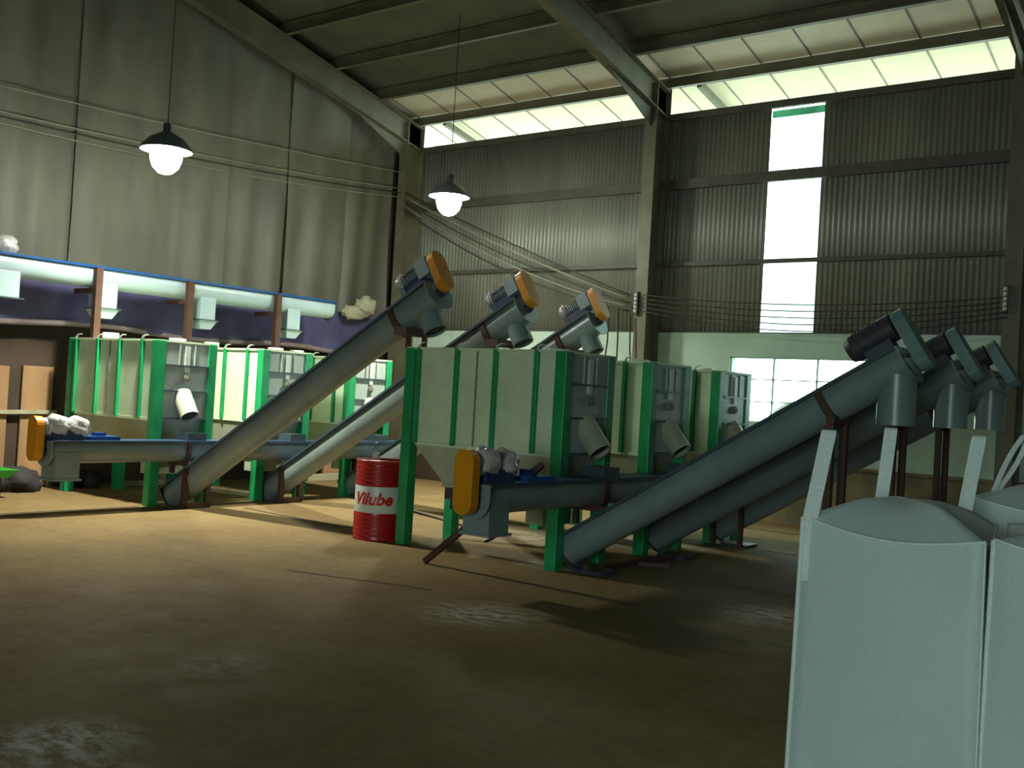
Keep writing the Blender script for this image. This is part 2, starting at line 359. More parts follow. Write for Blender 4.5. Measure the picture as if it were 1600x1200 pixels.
# window_1: the tall translucent strip;  window_2: low glazed window
w1 = thing('window_1', 'tall narrow blown-out translucent strip in the corrugated wall', None, (SX0, YF, 2.7), kind='structure')
for z0, z1 in ((2.68, 3.68), (3.75, 4.86), (5.02, 5.75)):
    MB().bb((SX0, YF+.03, z0), (SX1, YF+.036, z1)).build('pane', M_sheetwin, w1)
o = MB().bb((SX0, YF+.03, 5.81), (SX1, YF+.036, 5.92)).build('pane', M_greensheet, w1); o['label'] = 'narrow green translucent piece at the top'
w2 = thing('window_2', 'wide low glazed window in the pale green masonry band', None, (WX0, YF, WZ0), kind='structure')
m_ = MB()
for x in (WX0, WX1): m_.bb((x-.02, 13.98, WZ0), (x+.02, 14.06, WZ1))
for z in (WZ0, WZ1): m_.bb((WX0, 13.98, z-.02), (WX1, 14.06, z+.02))
for x in (-5.90, -5.26): m_.bb((x-.012, 14.0, WZ0), (x+.012, 14.04, WZ1))
for z in (1.70, 2.02): m_.bb((WX0, 14.0, z-.008), (WX1, 14.04, z+.008))
m_.build('window_frame', M_masonry, w2)
MB().bb((WX0, 14.018, WZ0), (WX1, 14.022, WZ1)).build('pane', M_glass, w2)
# left gable wall: dark boarding
m_ = MB(); ys = [YB, YR, YF]
m_.prism([(YB, 0), (YF+.1, 0), (YF+.1, zr(YF)), (YR, zr(YR)), (YB, zr(YR)-SL*(YR-YB))], XL-.15, XL, 'x'); struct('wall_left', m_, M_brick, 'dark brown boarded gable wall behind the tarpaulins')
m_ = MB(); m_.prism([(YB, 0), (YF+.1, 0), (YF+.1, zr(YF)), (YR, zr(YR)), (YB, zr(YR)-SL*(YR-YB))], XR, XR+.15, 'x'); struct('wall_right', m_, M_corr)
m_ = MB(); zb = zr(YR)-SL*(YR-YB)+.3
for a, b in (((XL, YB-.15, 0), (-1.5, YB, zb)), ((3.9, YB-.15, 0), (XR, YB, zb)), ((-1.5, YB-.15, 4.55), (3.9, YB, zb))): m_.bb(a, b)
struct('wall_back', m_, M_corr, 'wall behind the photographer with a tall open doorway')
# roof: thin sheet; pale sheets towards the eave
def roof(name, y0, y1, m, lab, x0=XL-.2, x1=XR+.2):
    a, b = zr(y0), zr(y1)
    if y0 > YF: a = 6.56-SL*(y0-YF)
    mb = MB(); mb.add([(x0, y0, a), (x1, y0, a), (x1, y1, b), (x0, y1, b), (x0, y0, a+.02), (x1, y0, a+.02), (x1, y1, b+.02), (x0, y1, b+.02)],
               [(0,1,2,3),(7,6,5,4),(0,4,5,1),(1,5,6,2),(2,6,7,3),(3,7,4,0)])
    struct(name, mb, m, lab)
def zr(y): return 6.56+SL*(YF-y) if y >= YR else 6.56+SL*(YF-YR)-SL*(YR-y)
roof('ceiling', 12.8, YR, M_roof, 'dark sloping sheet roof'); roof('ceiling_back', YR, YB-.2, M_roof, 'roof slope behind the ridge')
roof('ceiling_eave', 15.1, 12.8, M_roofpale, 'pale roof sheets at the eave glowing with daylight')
eave = bpy.data.objects['ceiling_eave']
m_ = MB()
for i in range(24):
    x = XL+.35+.74*i; m_.add([(x, 15.1, 6.56-SL*1.1-.012), (x+.02, 15.1, 6.56-SL*1.1-.012), (x+.02, 12.8, zr(12.8)-.012), (x, 12.8, zr(12.8)-.012), (x, 15.1, 6.56-SL*1.1), (x+.02, 15.1, 6.56-SL*1.1), (x+.02, 12.8, zr(12.8)), (x, 12.8, zr(12.8))],
        [(0,3,2,1),(0,1,5,4),(1,2,6,5),(2,3,7,6),(3,0,4,7)])
m_.build('sheet_lap', M_hem, eave)
k = 20
def trim(mb, m, lab, parts=None):
    global k
    o = struct('trim_%d' % k, mb, m, lab); k += 1; return o
# purlins (run along the far wall) as C channels
trim(MB().bb((XL, 13.86, 6.41), (XR, 13.875, 6.58)).bb((XL, 13.80, 6.41), (XR, 13.875, 6.425)), M_steel, 'eave beam above the daylight gap')
for y in (12.82, 11.75, 10.65, 9.55, 8.4, 7.2, 6.0, 4.8, 3.6, 2.4):
    z = zr(y)-.01; m_ = MB(); m_.bb((XL, y-.006, z-.19), (XR, y+.006, z)).bb((XL, y-.075, z-.012), (XR, y, z)).bb((XL, y-.075, z-.19), (XR, y, z-.178))
    trim(m_, M_steel if y < 13 else M_girt, 'roof purlin channel running parallel to the far wall')
# girts and wall-top angle
for z, h in ((5.98, .10), (4.94, .15), (3.715, .06)):
    trim(MB().bb((XL, YF-.09, z-h/2), (XR, YF-.02, z+h/2)), M_girt, 'horizontal girt across the corrugated wall')
trim(MB().bb((XL, YF-.03, 2.665), (XR, YF-.012, 2.70)), M_girt, 'metal lip where sheet meets masonry')
# columns and rafters
def ibeam_col(x, y0, y1, z0, z1, mb, w=.2, t=.014):
    mb.bb((x-t/2, y0, z0), (x+t/2, y1, z1)); mb.bb((x-w/2, y0-t, z0), (x+w/2, y0, z1)); mb.bb((x-w/2, y1-t, z0), (x+w/2, y1, z1))
def rafter(x, mb, w=.18, d=.42, t=.014):
    def sl(y0, y1, off0, off1, x0, x1):
        za, zb_ = zr(y0)-.20, zr(y1)-.20
        mb.add([(x0, y0, za-off1), (x1, y0, za-off1), (x1, y1, zb_-off1), (x0, y1, zb_-off1), (x0, y0, za-off0), (x1, y0, za-off0), (x1, y1, zb_-off0), (x0, y1, zb_-off0)],
               [(0,3,2,1),(4,5,6,7),(0,1,5,4),(1,2,6,5),(2,3,7,6),(3,0,4,7)])
    for y0, y1 in ((13.95, YR),):
        sl(y0, y1, 0, d, x-t/2, x+t/2); sl(y0, y1, 0, t, x-w/2, x+w/2); sl(y0, y1, d-t, d, x-w/2, x+w/2)
    # haunch
    y0, y1 = 13.5, 12.2; mb.prism([(y0, zr(y0)-.2-d), (y1, zr(y1)-.2-d), (y0, zr(y0)-.2-d-.28)], x-.007, x+.007, 'x')
for x, who in ((-12.93, 'corner'), (-7.85, 'middle'), (-2.72, 'right')):
    m_ = MB(); ibeam_col(x, 13.52, 13.93, 0, zr(13.7)-.2, m_); trim(m_, M_steel, '%s steel column of the far wall' % who)
    m_ = MB(); rafter(x, m_); trim(m_, M_steel, '%s sloping steel rafter' % who)
    m_ = MB(); m_.bar((x+.55, 13.95, 6.45), (x+.55, 15.0, 6.25), .08, .10); trim(m_, M_steel, 'outrigger under the eave beside the %s column' % who)
# what stands outside the low window
m_ = MB(); m_.lump((-5.6, 17.6, 0.0), (2.43, 1.0, 2.12), 3, .10, n=48, m=24); tag(m_.build('rubble_heap', M_heap), 'pale heap outside seen through the low window', 'heap', kind='stuff')

# ------------------------------------------------------------------ tarpaulins on the left wall
def tarp(name, y0, y1, ztop, zbot, m, x, label, group, fold=.05, seed=0, cat='tarpaulin', gather=0.0, ny=60, nz=26):
    vs = []
    for j in range(nz+1):
        v = j/nz
        for i in range(ny+1):
            u = i/ny; y = y0+(y1-y0)*u
            zt = ztop(y) if callable(ztop) else ztop; zb_ = zbot(y) if callable(zbot) else zbot
            z = zt+(zb_-zt)*v
            dx = fold*(.5+.8*v)*(math.sin(y*5.5+seed+v*.8)+.6*math.sin(y*11+seed*2+1.3*v))*.5+fold*.9*noise.noise(Vector((y*1.3, z*.5, seed)))
            vs.append((x+dx, y+gather*math.sin(v*PI)*noise.noise(Vector((y*2, 0, seed))), z))
    n1 = (ny+1)*(nz+1); vs += [(a-.006, b, c) for a, b, c in vs]
    fs = []
    for j in range(nz):
        for i in range(ny):
            a = j*(ny+1)+i; fs += [(a, a+1, a+ny+2, a+ny+1), (n1+a, n1+a+ny+1, n1+a+ny+2, n1+a+1)]
    return tag(MB().add(vs, fs, True).build(name, m), label, cat, group)
G = 'grey-green tarpaulin sheets hung on the left wall'
seams = [4.6, 7.43, 9.85, 11.1, 12.34, 13.5]
labs = ['grey-green tarpaulin sheet at the far left edge of the wall', 'grey-green tarpaulin sheet behind the nearer hanging lamp', 'narrow grey-green tarpaulin sheet left of the two corner ones',
        'narrow grey-green tarpaulin sheet second from the corner column', 'creased grey-green tarpaulin sheet beside the corner column']
for i in range(5):
    tarp('tarpaulin_sheet', seams[i]-.03, seams[i+1]+.03, lambda y: zr(y)-.35, lambda y: 2.72+.02*(y-6), M_tarp, XL+.12+.05*(i % 2), labs[i], G, fold=.05 if i < 4 else .08, seed=i*1.7, ny=50)
def hemz(y): return 2.17+.035*math.sin((y-7)*1.9)+max(0, (y-10.2))*.0
tp = thing('lower_tarpaulin', 'blue-violet tarpaulin strip with sagging pinkish hem below the grey tarpaulins', 'tarpaulin', (XL+.2, 9.5, 2.2))
o = tarp('tarpaulin_cloth', 4.6, 13.2, 2.85, hemz, M_purple, XL+.24, None, None, fold=.05, seed=9, cat=None, ny=120, nz=8); o.data.transform(tp.matrix_basis.inverted()); o.parent = tp
MB().tube([(XL+.25+.02*math.sin(i*1.3), 4.6+8.6*i/50, hemz(4.6+8.6*i/50)) for i in range(51)], .045, 8).build('rolled_hem', M_hem, tp)
# tied bundle of cloth
b_ = MB(); b_.lump((-12.9, 12.75, 3.0), (.12, .22, .16), 2, .5); b_.lump((-12.9, 12.45, 2.85), (.1, .25, .12), 5, .5)
tag(b_.build('cloth_bundle', M_cloth), 'bunched dirty cream cloth tied up below the creased tarpaulin', 'cloth')
# plywood sheets against the wall
G = 'tan plywood boards against the left wall'
for i, (y0, y1, z1) in enumerate(((5.6, 6.76, 1.58), (6.94, 7.36, 1.60))):
    tag(MB().bb((XL+.02, y0, 0), (XL+.05, y1, z1)).build('plywood_board', M_ply, bevel=.003), ['wide tan plywood board at the far left edge', 'narrow tan plywood board just left of the left hopper row'][i], 'board', G)
tag(MB().bar((XL+.09, 4.8, .95), (XL+.09, 7.4, 1.0), .05, .05).bb((XL+.06, 4.8, 0), (XL+.12, 4.86, .97)).bb((XL+.06, 7.34, 0), (XL+.12, 7.4, 1.0)).build('hand_rail', M_wood), 'thin timber rail in front of the plywood boards', 'rail')
tag(MB().bb((-12.96, 12.0, 0), (-12.90, 12.75, 2.10)).build('brown_panel', M_ply), 'brown board panel standing near the corner column behind the left hoppers', 'panel')

# ------------------------------------------------------------------ hopper tanks
W, D, H, P = 1.963, 0.849, 2.0, 1.584
XB, YB_, XA, YA = -5.221, 7.718, -10.764, 7.251
def make_tank(xr, y0, label, group, pipe_m, inlets):
    x0, x1, y1 = xr-W, xr, y0+D; xm, ym = (x0+x1)/2, (y0+y1)/2
    t = thing('hopper_tank', label, 'hopper', (xm, ym, 0), group=group)
    pw = .115
    MB().bb((x0+.03, y0+.03, 1.05), (x1-.03, y1-.03, 1.985)).build('body', M_panel, t, bevel=.006)
    m = MB().bb((x0+.2, y0+.02, 1.02), (x1-.11, y0+.045, 1.05)); m.bb((x0, y0+.0, 1.975), (x1, y0+.03, 2.0)).bb((x0, y1-.03, 1.975), (x1, y1, 2.0)).bb((x0, y0, 1.975), (x0+.03, y1, 2.0)).bb((x1-.03, y0, 1.975), (x1, y1, 2.0))
    m.build('rim', M_panel, t)
    for dx in (.17, .67, 1.15, 1.63):
        MB().bb((x0+dx-.022, y0-.012, 1.04), (x0+dx+.022, y0+.032, 1.995)).build('rib', M_green, t, bevel=.004)
        MB().bb((x0+dx-.022, y1-.032, 1.04), (x0+dx+.022, y1+.012, 1.995)).build('rib', M_green, t, bevel=.004)
    MB().bb((x0+.905, y0+.018, 1.05), (x0+.918, y0+.032, 1.97)).build('panel_seam', M_seam, t)
    for sx, sy in ((0, 0), (1, 0), (0, 1), (1, 1)):
        cx = x0+pw/2 if sx == 0 else x1-pw/2; cy = y0+pw/2 if sy == 0 else y1-pw/2
        MB().bb((cx-pw/2-.004, cy-pw/2-.004, 0), (cx+pw/2+.004, cy+pw/2+.004, 1.99)).build('leg', M_green, t, bevel=.006)
    # right-hand end panel with inspection flanges, gauge, chute
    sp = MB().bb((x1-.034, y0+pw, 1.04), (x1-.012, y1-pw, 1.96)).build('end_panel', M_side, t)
    m = MB()
    for z in (1.70, 1.39, 1.06): MB().bb((x1-.014, y0+pw, z-.009), (x1+.014, y1-pw, z+.009)).build('panel_flange', M_flange, sp)
    for q in (-.1, .115): MB().bb((x1-.014, ym+q-.015, 1.70), (x1+.004, ym+q, 1.96)).build('panel_stiffener', M_side, sp)
    MB().cyl((x1-.012, ym, 1.55), (x1+.02, ym, 1.55), .045, n=20).cyl((x1+.02, ym, 1.55), (x1+.035, ym, 1.55), .02).build('sight_glass', M_seam, sp)
    MB().bb((x1-.012, ym-.035, 1.62), (x1+.006, ym+.035, 1.94)).build('reflection_strip', M_band, sp)  # white strip put in for the bright reflection down the end panel
    # hopper bottom (inverted frustum)
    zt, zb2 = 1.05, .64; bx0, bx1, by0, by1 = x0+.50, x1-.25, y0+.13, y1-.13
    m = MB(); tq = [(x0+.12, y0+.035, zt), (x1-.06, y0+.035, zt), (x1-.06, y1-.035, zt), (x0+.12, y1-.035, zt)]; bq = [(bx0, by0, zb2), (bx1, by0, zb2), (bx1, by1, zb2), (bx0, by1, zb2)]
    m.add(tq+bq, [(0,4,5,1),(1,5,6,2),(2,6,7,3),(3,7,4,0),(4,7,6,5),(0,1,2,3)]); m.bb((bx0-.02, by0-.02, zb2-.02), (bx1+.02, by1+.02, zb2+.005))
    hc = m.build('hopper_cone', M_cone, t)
    MB().bb((bx0-.01, by0+.02, .50), (bx0+.13, by0+.16, zb2-.02)).cyl((bx0+.06, by0+.09, .5), (bx0+.06, by0+.09, .40), .04).build('slide_gate', M_motor, t)
    # outlet feeding the inclined conveyor
    MB().bb((bx1-.24, by0+.06, .36), (bx1-.04, by1-.06, zb2)).build('outlet_throat', M_cone, t)
    # chute: short pipe sloping out and down, open end
    a = Vector((x1-.05, ym-.02, 1.355)); b = a+Vector((.235, -.03, -.27))
    ch = MB().pipe(a, b, .112).build('chute', pipe_m, t)
    MB().cyl(a+(b-a)*.86, a+(b-a)*.88, .106, n=24).build('chute_shade_disc', M_pipeshade, ch)  # dark disc across the mouth stands in for shade inside the chute
    for (ix, iy, h) in inlets:
        MB().cyl((x0+ix, ym+iy, 1.985), (x0+ix, ym+iy, 2.0+h), .105, n=24).cyl((x0+ix, ym+iy, 1.985), (x0+ix, ym+iy, 2.01), .13, n=24).build('inlet_collar', M_white, t)
    for dx in (.17, .67, 1.15, 1.63):
        MB().ribbon([(x0+dx, y0, 1.99), (x0+dx+.015, y0+.005, 2.03), (x0+dx+.06, y0+.01, 2.05), (x0+dx+.10, y0+.01, 2.045)], (0, 1, 0), .03, .006).build('lifting_lug', M_band, t)
    return t
GR = 'right row of green-framed hoppers'; GL = 'left row of green-framed hoppers'
tr = make_tank(XB, YB_, 'cream hopper nearest in the right row, whole broad ribbed front showing beside the red drum', GR, M_pipe, [(1.5, .1, .04)])
copy_tree(tr, (0, P, 0), 'cream hopper in the middle of the right row'); copy_tree(tr, (0, 2*P, 0), 'rearmost hopper of the right row, against the low window')
tl = make_tank(XA, YA, 'cream hopper nearest in the left row, at far left with cream chute pipe', GL, M_creampipe, [(.42, -.1, .09), (1.45, .2, .05)])
copy_tree(tl, (0, P, 0), 'middle hopper of the left row, its lamp-lit cream side glowing'); copy_tree(tl, (0, 2*P, 0), 'rearmost hopper of the left row, beside the right row front leg')

# ------------------------------------------------------------------ screw conveyors
def uprof(r, d, n=14):
    p = [(-r, 0), (-r, -(d-r))]
    for i in range(1, n): a = PI+PI*i/n; p.append((r*math.cos(a), -(d-r)+r*math.sin(a)))
    return p+[(r, -(d-r)), (r, 0)]
def capsule(hw, z0, z1, n=10):
    p = []
    for i in range(n+1): a = PI*i/n; p.append((hw*math.cos(a), z1-hw+hw*math.sin(a)*1.0))
    for i in range(n+1): a = PI+PI*i/n; p.append((hw*math.cos(a), z0+hw+hw*math.sin(a)))
    return p
def conveyor(label, group, origin, axis, L, r=.15, d=.27, body=M_trough, cover=M_dblue, guard=M_orange, wrap=True, spout=None, joints=(), motor='wrap', up=Vector((0, 0, 1)), gz=(-.24, .30), flip=1, drive=True):
    x = Vector(axis).normalized(); y = up.cross(x).normalized(); z = x.cross(y); rot = Matrix((x, y, z)).transposed()
    t = thing('screw_conveyor', label, 'screw conveyor', origin, rot, group)
    tb = MB().prism(uprof(r, d), 0, L, 'x', True)
    # keep the flat parts crisp
    b = tb.build('trough', body, t, True)
    for p in b.data.polygons:
        if abs(p.normal.x) > .9 or p.normal.z > .9: p.use_smooth = False
    MB().bb((0, -r-.035, -.022), (L, r+.035, -.004)).build('top_flange', M_flange if body is not M_pale else M_blue, t, True)
    MB().bb((0.01, -r-.03, -.004), (L-.01, r+.03, .008)).build('cover', cover, t, True, .002)
    for jx in joints:
        m = MB(); m.prism(uprof(r+.035, d+.04), jx-.025, jx+.025, 'x'); m.build('joint_flange', M_brown, t, True)
    MB().prism(uprof(r+.03, d+.03), -.012, 0.0, 'x').build('tail_plate', M_flange, t, True)
    MB().prism(uprof(r+.03, d+.03), L, L+.012, 'x').build('head_plate', body, t, True)
    zs = -(d-r)
    MB().cyl((L+.01, 0, zs), (L+.07, 0, zs), .055).build('bearing', M_motor, t, True); MB().cyl((-.05, 0, zs), (-.01, 0, zs), .05).build('bearing', M_motor, t, True)
    if drive:
        g = MB().prism(capsule(.094, gz[0], gz[1]), L+.07, L+.155, 'x'); g.build('chain_guard', guard, t, True, .012)
        MB().prism(capsule(.08, gz[0]+.02, gz[1]-.02), L+.055, L+.07, 'x').build('guard_backplate', body, t, True)
        mz = gz[1]-.10
        if motor == 'wrap':
            mo = MB().cyl((L-.42, 0, mz), (L+.05, 0, mz), .085).cyl((L-.46, 0, mz), (L-.42, 0, mz), .07).build('motor', M_motorg, t, True)
            MB().bb((L-.40, -.09, .008), (L-.02, .09, mz-.06)).build('motor_mount', M_dblue, t, True)
            MB().lump((L-.10, 0, mz-.01), (.15, .13, .125), 1, .3).lump((L-.33, .01, mz-.02), (.14, .125, .12), 4, .3).build('plastic_wrap', M_wrap, t, True)
        elif motor == 'grey':
            mo = MB().cyl((L-.36, 0, mz), (L-.06, 0, mz), .078).cyl((L-.40, 0, mz), (L-.36, 0, mz), .085).bb((L-.1, -.09, mz-.1), (L+.05, .09, mz+.09)).build('motor', M_motorg, t, True)
            m = MB(); [m.bb((L-.34+.03*i, -.087, mz-.06), (L-.335+.03*i, .087, mz+.06)) for i in range(8)]; m.build('cooling_fins', M_flange, mo, True)
            MB().bb((L-.32, -.08, .008), (L-.04, .08, mz-.06)).build('motor_mount', M_dblue, t, True)
            MB().lump((L-.34, 0, mz+.01), (.09, .10, .10), 6, .45).build('plastic_wrap', M_wrap, mo, True)
        else:
            mo = MB().cyl((L-.30, 0, mz), (L+.04, 0, mz), .108).cyl((L-.35, 0, mz), (L-.30, 0, mz), .09, .108).build('motor', M_motor, t, True)
            m = MB(); [m.cyl((L-.27+.03*i, 0, mz), (L-.263+.03*i, 0, mz), .113) for i in range(8)]; m.build('cooling_fins', M_motor, mo, True)
            MB().bb((L-.24, -.08, .008), (L-.02, .08, mz-.08)).build('motor_mount', M_flange, t, True)
    if spout:
        kind, sx, r2, ln = spout
        if kind == 'box':
            s_ = MB().bb((sx-r2, -r2, -d-ln), (sx+r2, r2, -.12)).build('outlet_spout', body, t, True, .004)
            MB().bb((sx-r2-.02, -r2-.02, -d-ln), (sx+r2+.02, r2+.02, -d-ln+.02)).build('spout_flange', body, s_, True)
        elif kind == 'normal':
            s_ = MB().pipe((sx, 0, -.1), (sx, 0, -d-ln), r2).build('outlet_spout', body, t, True)
            MB().cyl((sx, 0, -d-ln+.03), (sx, 0, -d-ln+.035), r2-.004).build('spout_shade_disc', M_pipeshade, s_, True)  # dark disc in place of the shaded spout interior
        else:
            up_l = rot.inverted() @ Vector((0, 0, 1)); a = Vector((sx, 0, -.06)); b_ = a-up_l*(ln+.2)
            s_ = MB().pipe(a, b_, r2, n=28).build('outlet_spout', body, t, True)
            MB().cyl(b_+up_l*.03, b_+up_l*.035, r2-.004, n=28).build('spout_shade_disc', M_pipeshade, s_, True)  # dark disc in place of the shaded spout interior
    return t
# horizontal collecting conveyors under the chutes (drive at the near end)
def inlet_boxes(t, pts, m):
    for p in pts: MB().bb((p[0]-.12, p[1]-.13, p[2]), (p[0]+.12, p[1]+.13, p[2]+.09)).build('inlet_box', m, t)
def stand(t, x, y, z, hw, m=M_brown, foot=True, spread=0.0, yaxis=True, zf=0.0):
    mb = MB(); d = (0, hw) if yaxis else (hw, 0)
    for s_ in (-1, 1):
        mb.bar((x+s_*(d[0]+(spread if not yaxis else 0)), y+s_*(d[1]+(spread if yaxis else 0)), zf), (x+s_*d[0], y+s_*d[1], z), .05, .05)
        if foot: mb.bb((x+s_*d[0]-.07, y+s_*d[1]-.05, zf), (x+s_*d[0]+.07, y+s_*d[1]+.05, zf+.012))
    mb.bar((x-d[0]-.05, y-d[1]-.0, z-.03), (x+d[0]+.05, y+d[1]+.0, z-.03), .06, .05)
    return mb.build('support_stand', m, t)
GH = 'horizontal screw conveyors under the chutes'
XT = XB+.17
ct = conveyor('horizontal grey-blue screw conveyor with orange guard under the right hopper row', GH, (XT, 11.9, .855), (0, -1, 0), 5.6, r=.13, d=.25, spout=('box', 5.44, .13, .16), joints=(3.9, 1.9), gz=(-.24, .27))
inlet_boxes(ct, [(XT, YB_+D/2+i*P, .863) for i in range(3)], M_flange)
MB().bb((XT-.12, 6.85, .863), (XT+.10, 7.25, .90)).bb((XT-.06, 6.95, .90), (XT+.04, 7.07, .955)).build('inspection_hatch', M_blue, ct)
br = MB().bar((-6.19, 7.06, .02), (-4.93, 7.02, 1.0), .045, .05); br.build('diagonal_brace', M_brown, ct)
stand(ct, XT, 8.02, .61, .17, yaxis=False, zf=.42, foot=False); stand(ct, XT, 10.9, .61, .17, yaxis=False)
XTL = XA+.17
ctl = conveyor('horizontal grey-blue screw conveyor with orange guard under the left hopper row', GH, (XTL, 11.6, .80), (0, -1, 0), 5.76, r=.13, d=.25, spout=('box', 5.57, .14, .18), joints=(4.05, 2.0), gz=(-.22, .26))
inlet_boxes(ctl, [(XTL, YA+D/2+i*P, .808) for i in range(3)], M_flange)
MB().bb((XTL-.12, 6.30, .808), (XTL+.10, 6.66, .85)).bb((XTL-.06, 6.4, .85), (XTL+.04, 6.52, .89)).build('inspection_hatch', M_blue, ctl)
stand(ctl, XTL, 7.55, .56, .17, yaxis=False, zf=.40, foot=False); stand(ctl, XTL, 10.6, .56, .17, yaxis=False)
# inclined conveyors
GRI = 'right row of inclined screw conveyors'; GLI = 'left row of inclined screw conveyors'
def incline_r(dy, lab):
    a = math.atan(.612); ax = (math.cos(a), 0, math.sin(a)); o_ = Vector((-5.31, 8.0+dy, .285))
    t = conveyor(lab, GRI, o_, ax, 3.45, guard=M_tealguard, body=M_trough, cover=M_flange, spout=('vert', 3.40, .14, .31), joints=(), motor='dark', gz=(-.25, .27))
    n_ = Vector((-ax[2], 0, ax[0]))
    s0 = o_+Vector(ax)*2.82-n_*.14
    m = MB().prism(uprof(.17, .30), 2.74, 2.80, 'x'); j = m.build('support_clamp', M_brown, t, True)
    p = o_+Vector(ax)*2.76-n_*.27
    m = MB()
    for s_ in (-1, 1):
        m.bar((p.x, p.y+s_*.15, 0), (p.x, p.y+s_*.15, p.z+.05), .055, .055); m.bb((p.x-.08, p.y+s_*.15-.06, 0), (p.x+.08, p.y+s_*.15+.06, .012))
    m.bar((p.x, p.y-.18, p.z+.02), (p.x, p.y+.18, p.z+.02), .06, .06); m.bar((p.x, p.y-.15, .3), (p.x, p.y+.15, .3), .04, .04)
    m.build('support_stand', M_brown, t)
    MB().bb((o_.x+.18, 7.86+dy, 0), (o_.x+.5, 8.14+dy, .035)).build('tail_saddle', M_motor, t)
    return t
incline_r(0, 'grey-blue inclined screw conveyor nearest on the right, in front of two others')
incline_r(P, 'grey-blue inclined screw conveyor in the middle of the right three')
incline_r(2*P-.09, 'grey-blue inclined screw conveyor rearmost of the right three, deepest in shade')
def incline_l(dy, lab):
    a = math.atan(.591); ax = (math.cos(a), 0, math.sin(a)); n_ = Vector((-ax[2], 0, ax[0]))
    o_ = Vector((-10.92, 7.68+dy, .21))
    t = conveyor(lab, GLI, o_, ax, 4.76, body=M_trough, cover=M_dblue, spout=('normal', 4.56, .118, .17), joints=(), motor='grey', gz=(-.15, .29))
    MB().prism(uprof(.17, .30), 4.20, 4.27, 'x').build('support_clamp', M_brown, t, True)
    p = o_+Vector(ax)*4.24-n_*.27
    m = MB()
    m.bb((p.x-.04, p.y-.17, p.z-.03), (p.x+.12, p.y+.17, p.z+.05))
    for s_ in (-.09, .13):
        z0 = 2.0 if dy == 0 else 2.0
        m.bar((p.x+s_, YB_+dy+.06, 1.99), (p.x+s_, YB_+dy+.06, p.z+.0), .04, .04)
    m.build('support_stand', M_brown, t)
    m = MB(); q = o_+Vector(ax)*.25-n_*.27
    for s_ in (-1, 1): m.bar((q.x+.12, q.y+s_*.16, 0), (q.x+.12, q.y+s_*.16, .45), .06, .06)
    m.bar((q.x+.12, q.y-.2, .04), (q.x+.12, q.y+.2, .04), .06, .06)
    m.build('tail_stand', M_brown, t)
    return t
incline_l(0, 'grey inclined screw conveyor with orange guard, leftmost and longest in view')
incline_l(1.47, 'grey inclined screw conveyor with orange guard, middle of the left three')
incline_l(2.94, 'grey inclined screw conveyor with orange guard, rearmost beside the middle column')
# overhead distributing conveyor above the left hoppers
XO = -12.42
co = conveyor('pale blue overhead screw conveyor with blue cover above the left hopper row', 'overhead conveyor', (XO, 11.45, 2.92), (0, -1, 0), 7.05, r=.15, d=.27, body=M_pale, cover=M_blue, motor='grey', guard=M_pale, gz=(-.2, .3))
for i in range(4):
    y = (6.2, 7.5, 9.05, 10.63)[i]
    s_ = MB().bb((XO-.13, y-.13, 2.40), (XO+.13, y+.13, 2.72)).build('drop_spout', M_pale, co, bevel=.01)
    MB().bb((XO-.17, y-.17, 2.385), (XO+.17, y+.17, 2.40)).build('spout_flange', M_flange, s_)
    if i:
        m = MB(); m.add([(XO+a*.15, y+b*.15, 2.385) for a, b in ((-1,-1),(1,-1),(1,1),(-1,1))]+[(XO+a*.09, y+b*.09, 2.27) for a, b in ((-1,-1),(1,-1),(1,1),(-1,1))], [(0,1,5,4),(1,2,6,5),(2,3,7,6),(3,0,4,7),(4,5,6,7)])
        m.build('spout_cone', M_pale, s_)
for y, zb_ in ((7.30, 2.0), (8.68, 0), (10.24, 0)):
    m = MB()
    m.bb((XO+.2-.04, y-.045, zb_), (XO+.2+.04, y+.045, 2.90))
    m.bb((XO-.30, y-.03, 2.58), (XO+.2, y+.03, 2.64)); m.build('support_stand', M_brown, co)
m = MB().lump((XO, 6.17, 3.02), (.14, .17, .13), 8, .25); m.build('plastic_wrap', M_wrap, co)

# ------------------------------------------------------------------ red drum and bottle
DX, DY, DR, DH = -7.53, 7.83, .265, .82
dr = thing('oil_drum', 'red steel oil drum with white band, behind the front leg of the right hopper', 'drum', (DX, DY, 0))
prof = [(0, .015), (DR-.012, .015), (DR-.012, 0), (DR+.004, 0), (DR+.004, .02), (DR, .03)]
z = .05
def ribs(z0, z1, n):
    out = []
    for i in range(n*8+1):
        zz = z0+(z1-z0)*i/(n*8); out.append((DR+.006*(.5-.5*math.cos(2*PI*i/8)), zz))
    return out
MB().lathe((DX, DY, 0), prof+ribs(.05, .27, 5)+[(DR, .30), (DR, .53)]+ribs(.56, .77, 5)+[(DR, .79), (DR+.005, .80), (DR+.005, DH), (DR-.008, DH), (DR-.012, DH-.02), (0, DH-.02)], 48).build('drum_shell', M_red, dr)
MB().lathe((DX, DY, 0), [(DR+.0015, .285), (DR+.003, .29), (DR+.003, .55), (DR+.0015, .555)], 48).build('white_band', M_band, dr)
MB().cyl((DX+.12, DY-.08, DH-.02), (DX+.12, DY-.08, DH-.005), .03).build('bung', M_red, dr)
